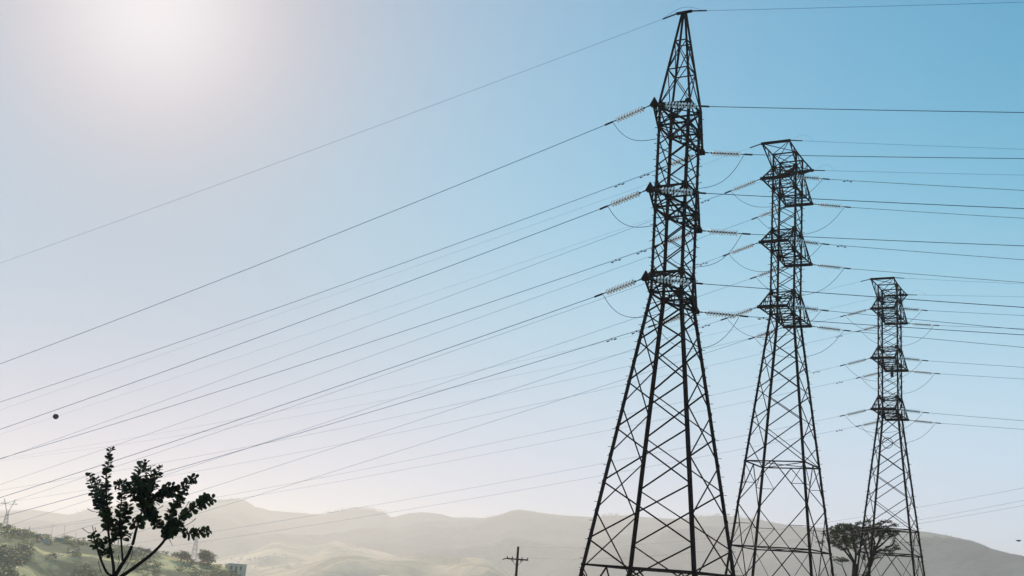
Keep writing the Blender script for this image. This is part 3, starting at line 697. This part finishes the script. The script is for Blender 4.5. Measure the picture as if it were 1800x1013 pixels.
# ------------------------------------------------------------------ bushes, poles and buildings on the near hill
def bush_mesh(seed, W, H, n):
    rr = random.Random(seed); mb = MB()
    blobs = [(rr.uniform(-.32, .32)*W, rr.uniform(-.3, .3)*W, rr.uniform(.25, .62)*H, rr.uniform(.22, .36)) for _ in range(7)]
    for _ in range(n):
        bx, by, bz, br = rr.choice(blobs); d = Vector((rr.gauss(0, 1), rr.gauss(0, 1), rr.gauss(0, 1))).normalized()*rr.random()**.4
        p = Vector((bx+d.x*br*W, by+d.y*br*W, max(.02*H, bz+d.z*br*H*1.15)))
        tuft(mb, p, .17*min(W, H)*rr.uniform(.7, 1.3), 6, rr)
    return mb
def bush(px, py, wpx, hpx, label, seed, name='bush', hill=nearhill, n=330):
    p = hill.hit(px, py); R = p.length; W, H = wpx*R/F, hpx*R/F
    o = empty(name, p, label, 'bush', 'bushes on the near hill')
    bush_mesh(seed, W, H, n).build('foliage', BUSHLEAF, o)
    t = MB(); t.tube([(0, 0, -.4), (.05, 0, H*.3), (.1, .05, H*.55)], [.09*W/2, .06*W/2, .03*W/2], 6); t.tube([(0, 0, H*.2), (-.16*W, .1, H*.5)], [.05*W/2, .02*W/2], 5); t.build('trunk', BARK, o)
bush(365, 993, 32, 26, 'largest rounded bush standing up on the right end of the near hill', 1, n=520)
bush(318, 987, 28, 20, 'broad bush left of the largest one on the near hill crest', 2, n=450)
bush(338, 989, 11, 6, 'tiny low bush between two larger bushes on the hill', 3, n=120)
bush(118, 950, 17, 9, 'flat domed bush on the crest beside the thin poles', 4, n=260)
bush(146, 950, 10, 6, 'small low bush on the crest left of the shrub', 5, n=140)
bush(135, 951, 7, 5, 'smallest tuft on the crest near the thin poles', 6, n=80)
bush(84, 946, 10, 9, 'pale leafy bush right behind the long low wall', 7, n=140)
bush(18, 928, 9, 6, 'dark bush on the highest knob at the left edge', 8, n=140)
bush(292, 975, 16, 7, 'low wide bush between the carport and the broad bush', 9, n=200)
bush(275, 972, 12, 5, 'low bush just right of the small carport', 10, n=140)
# scrub that covers the hillside as one mass
mb = MB(); rr = random.Random(21)
for _ in range(2600):
    px = rr.uniform(-160, 430); top_y = np.interp(px, nearhill.P[:, 0], nearhill.P[:, 1])
    py = top_y+rr.uniform(1, 115)**1.0
    c = noise.noise(Vector((px*.013, py*.03, 5.5)))+.4*noise.noise(Vector((px*.05, py*.09, 1.5)))
    if c < .05: continue
    p = nearhill.hit(px, py); s = rr.uniform(1.4, 3.0)
    for _ in range(3): tuft(mb, p+Vector((rr.uniform(-1.4, 1.4), rr.uniform(-1.4, 1.4), rr.uniform(0, .45)*s)), s*.62, 9, rr)
o = mb.build('hillside_scrub', BUSHLEAF); struct(o, 'dense dark scrub covering patches of the near hill', 'stuff'); o['category'] = 'scrub'
# far trees along the skyline
mb = MB(); rr = random.Random(5)
for px0, px1, n, hh in ((122, 300, 40, 9), (345, 432, 40, 6), (575, 686, 90, 9), (690, 900, 25, 5), (1055, 1120, 50, 8), (1200, 1345, 60, 8), (1345, 1800, 120, 4), (480, 575, 30, 5), (900, 1055, 14, 4)):
    for _ in range(n):
        px = rr.uniform(px0, px1); D = Dm(px); az = mountain.az(px); zc = mountain.crest(px); h = hh*rr.uniform(.4, 1.1)*D/2900
        r = D+rr.uniform(-20, 5); p = Vector((r*sin(az), r*cos(az), mountain.h(px, r, r*sin(az), r*cos(az))))
        for _ in range(5): tuft(mb, p+Vector((rr.uniform(-.4, .4)*h, rr.uniform(-.4, .4)*h, h*rr.uniform(.1, .8))), h*.5, 4, rr)
o = mb.build('skyline_trees', BUSHLEAF); struct(o, 'tiny far-off trees fringing the mountain skyline', 'stuff'); o['category'] = 'trees'

WALLM = mat('pale_render', (.42, .41, .38), .9, 0, .15, 1.5); ROOFM = mat('pale_roof_slab', (.6, .6, .57), .8, 0, .1, 2); DARKW = mat('dark_opening', (.03, .035, .04), .3); TANW = mat('concrete_block', (.58, .52, .38), .95, 0, .2, 2)
def house(p, w, d, h, label, wall=WALLM, gable=True, cat='house', group=None, rz=0, detail=True, name='house', base=-.6):
    o = empty(name, p, label, cat, group, rz)
    b = MB(); b.box(-w/2, w/2, -d/2, d/2, base, h); b.build('wall', wall, o)
    r = MB(); e = .25
    if gable:
        r.add([(-w/2-e, -d/2-e, h+.003), (w/2+e, -d/2-e, h+.003), (w/2+e, d/2+e, h+.003), (-w/2-e, d/2+e, h+.003), (-w/2-e, 0, h+d*.28), (w/2+e, 0, h+d*.28)], [(0, 1, 5, 4), (2, 3, 4, 5), (3, 0, 4), (1, 2, 5), (3, 2, 1, 0)])
    else: r.box(-w/2-e, w/2+e, -d/2-e, d/2+e, h+.003, h+.22)
    r.build('roof', ROOFM, o)
    if detail:
        for x in (-w*.28, w*.28):
            m = MB(); m.box(x-.5, x+.5, -d/2-.04, -d/2-.003, h*.4, h*.8); m.build('window', DARKW, o)
        m = MB(); m.box(-.45, .45, -d/2-.04, -d/2-.003, 0, h*.75); m.build('door', DARKW, o)
    return o
S3 = 540/F
house(nearhill.hit(411, 1009)+Vector((0, 5, 0)), 27*S3, 7, 4.2, 'flat roofed concrete block building at the right end of the near hill', TANW, False, 'building', rz=.1, name='block_building', base=-4)
house(nearhill.hit(399, 999)+Vector((0, 3, 0)), 10*S3, 4, 1.6, 'small lower annex with a white roof edge beside the block building', TANW, False, 'building', rz=.1, detail=False, name='annex')
house(nearhill.hit(38, 942), 4*S3, 1.2, .5, 'tiny white house in the scrub near the left edge', WALLM, True, rz=.2, detail=False)
house(nearhill.hit(67, 943), 5*S3, 1.6, .8, 'small white gabled house above the long low wall', WALLM, True, rz=-.2, detail=False)
house(nearhill.hit(105, 949), 13*S3, 2, .6, 'long low pale building among bushes under the thin poles', WALLM, False, rz=.1, detail=False)
p = nearhill.hit(70, 950); o = empty('garden_wall', p, 'long low pale wall across the near hill', 'wall', None, .12)
mb = MB(); mb.box(-15*S3, 15*S3, -.15, .15, -1, .55); mb.build('wall', WALLM, o); mb = MB(); mb.box(-15*S3-.05, 15*S3+.05, -.22, .22, .553, .63); mb.build('coping', ROOFM, o)
p = nearhill.hit(253, 967); o = empty('carport', p, 'small open flat roofed carport on the near hill crest', 'carport', None, .05)
mb = MB(); mb.box(-10*S3, 10*S3, -1.2, 1.2, .68, .8); mb.build('roof', TANW, o)
for sx in (-1, 1):
    for sy in (-1, 1): m = MB(); m.box(sx*9*S3-.07, sx*9*S3+.07, sy*1.05-.07, sy*1.05+.07, -.6, .677); m.build('post', IRON, o)
mb = MB(); mb.box(-8*S3, 8*S3, -.9, .9, -.6, .16); mb.build('plinth', TANW, o)
PALEPOLE = mat('pale_pole', (.12, .12, .11), .9)
for px, y0, y1, w in ((52, 925, 932, 'shortest thin pole on the left knob of the near hill'), (91.5, 923, 944, 'tall thin pole left of the flat domed bush'), (113, 924, 944, 'tall thin pole just behind the flat domed bush'), (133, 936, 947, 'short thin pole right of the flat domed bush')):
    b = nearhill.hit(px, y1); t = Vector(at_r(px+.6, y0, math.hypot(b.x, b.y))); o = empty('thin_pole', b, w, 'pole', 'thin poles on the near hill')
    mb = MB(); mb.tube([(0, 0, -.5), tuple(t-b)], [.07, .05], 6); mb.build('shaft', PALEPOLE, o); mb = MB(); mb.bar((-.35, 0, (t-b).z-.25), (.35, 0, (t-b).z-.25), .07); mb.build('crossarm', PALEPOLE, o)

# town specks: little houses across the valley (one shape, copied)
hm = MB(); hm.box(-4, 4, -3, 3, -3, 3.2); HW = hm.mesh('wall', WALLM)
hr = MB(); hr.add([(-4.4, -3.4, 3.203), (4.4, -3.4, 3.203), (4.4, 3.4, 3.203), (-4.4, 3.4, 3.203), (-4.4, 0, 4.9), (4.4, 0, 4.9)], [(0, 1, 5, 4), (2, 3, 4, 5), (3, 0, 4), (1, 2, 5), (3, 2, 1, 0)]); HR = hr.mesh('roof', ROOFM)
rr = random.Random(11)
spots = [(469, 981, 1.2), (472, 982, 1), (462, 982, .8), (456, 982, .8), (448, 982, .7), (440, 984, .8), (436, 984, .6), (425, 984, .7), (412, 978, .6), (403, 980, .6), (466, 984, .7)]
spots += [(rr.uniform(395, 530), rr.uniform(972, 1004), rr.uniform(.4, .75)) for _ in range(34)]
spots2 = [(627, 962, .8), (631, 962.5, .6), (622, 961, .5), (636, 965, .5), (644, 966, .5), (650, 968, .5), (655, 971, .45), (618, 960, .5)]
for px, py, s in spots+spots2:
    p = hillA.hit(px, py); o = empty('far_house', p, 'tiny pale house in the hazy valley town', 'house', 'houses of the valley town', rr.uniform(-.8, .8)); o.scale = (s, s, s)
    link('wall', HW, o); link('roof', HR, o)
for px, py, s in ((751, 978, .55), (758, 978.5, .4), (806, 989, .45)):
    p = hillB.hit(px, py); o = empty('hilltop_house', p, {751: 'brightest small house on the rounded hilltop left of the pole', 758: 'smaller house right beside the brightest hilltop house', 806: 'low pale house below the crest, nearest the wooden pole'}[px], 'house', 'houses on the rounded hill', rr.uniform(-.5, .5)); o.scale = (s, s, s)
    link('wall', HW, o); link('roof', HR, o)

# bird at the right edge
bpos = at(1790, 951, 60); bird = empty('bird', bpos, 'tiny dark bird gliding above the ridge at the right edge', 'bird', None, .4)
mb = MB(); mb.tube([(-.14, 0, 0), (-.1, 0, .01), (0, 0, 0), (.09, 0, .01), (.14, 0, .02), (.18, 0, .012)], [.008, .03, .045, .03, .025, .004], 8)
for sy in (-1, 1):
    mb.add([(.06, sy*.03, .02), (-.05, sy*.03, .015), (-.06, sy*.16, .05), (.02, sy*.2, .055), (-.08, sy*.34, .03)], [(0, 1, 2, 3), (3, 2, 4)])
mb.add([(-.12, -.02, .0), (-.12, .02, 0), (-.22, .04, 0), (-.22, -.04, 0)], [(0, 1, 2, 3)])
mb.build('body', IRON, bird, True)

# ------------------------------------------------------------------ haze, sky, sun
hz = MB(); hz.box(-9500, 9500, -400, 9500, -190, 300)
H = bpy.data.materials.new('haze_air'); H.use_nodes = True; nt = H.node_tree; nt.nodes.clear()
ho = nt.nodes.new('ShaderNodeOutputMaterial'); pv = nt.nodes.new('ShaderNodeVolumePrincipled')
HAZE = dict(Color=(.945, .92, .905), Density=.00026, Anisotropy=.35)
pv.inputs['Color'].default_value = (*HAZE['Color'], 1); pv.inputs['Density'].default_value = HAZE['Density']; pv.inputs['Anisotropy'].default_value = HAZE['Anisotropy']
nt.links.new(pv.outputs[0], ho.inputs['Volume'])
o = hz.build('haze', H); struct(o, 'pale morning haze filling the valley', 'stuff')

sd = ray(268, 6); sd = sd/np.linalg.norm(sd); SUN = Vector(sd)
elev = math.asin(SUN.z); saz = math.atan2(SUN.x, SUN.y)       # azimuth from +Y towards +X
w = bpy.data.worlds.new('World'); scene.world = w; w.use_nodes = True; nt = w.node_tree; nt.nodes.clear()
N, LK = nt.nodes.new, nt.links.new
def math_(op, a, b=None, c=None, clamp=False):
    n = N('ShaderNodeMath'); n.operation = op; n.use_clamp = clamp
    for i, v in enumerate((a, b, c)):
        if v is None: continue
        if isinstance(v, (int, float)): n.inputs[i].default_value = v
        else: LK(v, n.inputs[i])
    return n.outputs[0]
out = N('ShaderNodeOutputWorld'); bg = N('ShaderNodeBackground')
sky = N('ShaderNodeTexSky'); sky.sky_type = 'NISHITA'; sky.sun_disc = False; sky.sun_elevation = elev; sky.sun_rotation = saz
sky.altitude = 400; sky.air_density = 2.0; sky.dust_density = 0.0; sky.ozone_density = 6.0
# the clear Nishita sky, with a pale veil of high haze: thick round the sun and towards the horizon
SKY = dict(tint=(0.050, 1.018, 1.106), veil_sun=(7.749, 5.401, 4.679), veil_core=(9.314, 9.950, 10.845), veil_low=(7.050, 10.346, 13.454), veil_lowsun=(2.546, 0.500, 2.088), t3=0.6743, g1=1.0, t1=0.2504, g2=0.6119, t2=0.0842, h=1.0, e1=0.2523, k=2.4697)
tint = N('ShaderNodeMix'); tint.data_type = 'RGBA'; tint.blend_type = 'MULTIPLY'; tint.inputs['Factor'].default_value = 1
LK(sky.outputs[0], tint.inputs['A']); tint.inputs['B'].default_value = (*SKY['tint'], 1)
tc = N('ShaderNodeTexCoord'); nrm = N('ShaderNodeVectorMath'); nrm.operation = 'NORMALIZE'; LK(tc.outputs['Generated'], nrm.inputs[0])
dt = N('ShaderNodeVectorMath'); dt.operation = 'DOT_PRODUCT'; LK(nrm.outputs[0], dt.inputs[0]); dt.inputs[1].default_value = SUN
th = math_('ARCCOSINE', math_('MINIMUM', dt.outputs['Value'], .999999))
sep = N('ShaderNodeSeparateXYZ'); LK(nrm.outputs[0], sep.inputs[0]); el = math_('MAXIMUM', sep.outputs['Z'], 0.)
g1 = math_('MULTIPLY', math_('EXPONENT', math_('MULTIPLY', th, -1/SKY['t1'])), SKY['g1'], clamp=True)
g2 = math_('MULTIPLY', math_('EXPONENT', math_('MULTIPLY', math_('MULTIPLY', th, th), -1/SKY['t2']**2)), SKY['g2'], clamp=True)
hh = math_('MULTIPLY', math_('EXPONENT', math_('MULTIPLY', math_('POWER', math_('MULTIPLY', el, 1/SKY['e1']), SKY['k']), -1.)), SKY['h'], clamp=True)
def veil(fac, A, col):
    m = N('ShaderNodeMix'); m.data_type = 'RGBA'; LK(fac, m.inputs['Factor']); LK(A, m.inputs['A']); m.inputs['B'].default_value = (*col, 1); return m.outputs['Result']
lowmix = N('ShaderNodeMix'); lowmix.data_type = 'RGBA'; LK(math_('EXPONENT', math_('MULTIPLY', th, -1/SKY['t3'])), lowmix.inputs['Factor'])
lowmix.inputs['A'].default_value = (*SKY['veil_low'], 1); lowmix.inputs['B'].default_value = (*SKY['veil_lowsun'], 1)
low = N('ShaderNodeMix'); low.data_type = 'RGBA'; LK(hh, low.inputs['Factor']); LK(veil(g1, tint.outputs['Result'], SKY['veil_sun']), low.inputs['A']); LK(lowmix.outputs['Result'], low.inputs['B'])
res = veil(g2, low.outputs['Result'], SKY['veil_core'])
bg.inputs['Strength'].default_value = .1
LK(res, bg.inputs['Color']); LK(bg.outputs[0], out.inputs['Surface'])
sl = bpy.data.lights.new('sun', 'SUN'); sl.energy = 4.6; sl.angle = radians(.53); sl.color = (1, .84, .68)
so = bpy.data.objects.new('sun', sl); COL.objects.link(so); so.rotation_euler = SUN.to_track_quat('Z', 'Y').to_euler(); so.location = SUN*100

scene.view_settings.view_transform = 'Standard'; scene.view_settings.look = 'None'; scene.view_settings.gamma = 1; scene.view_settings.exposure = 0
scene.render.engine = 'CYCLES'
cy = scene.cycles; cy.use_denoising = True; cy.max_bounces = 6; cy.volume_bounces = 1; cy.transparent_max_bounces = 8; cy.sample_clamp_indirect = 4
scene.render.film_transparent = False
print('SUN', math.degrees(elev), math.degrees(saz), 'towers', [(round(T.x, 1), round(T.y, 1), round(T.g, 1)) for T in TOWERS])
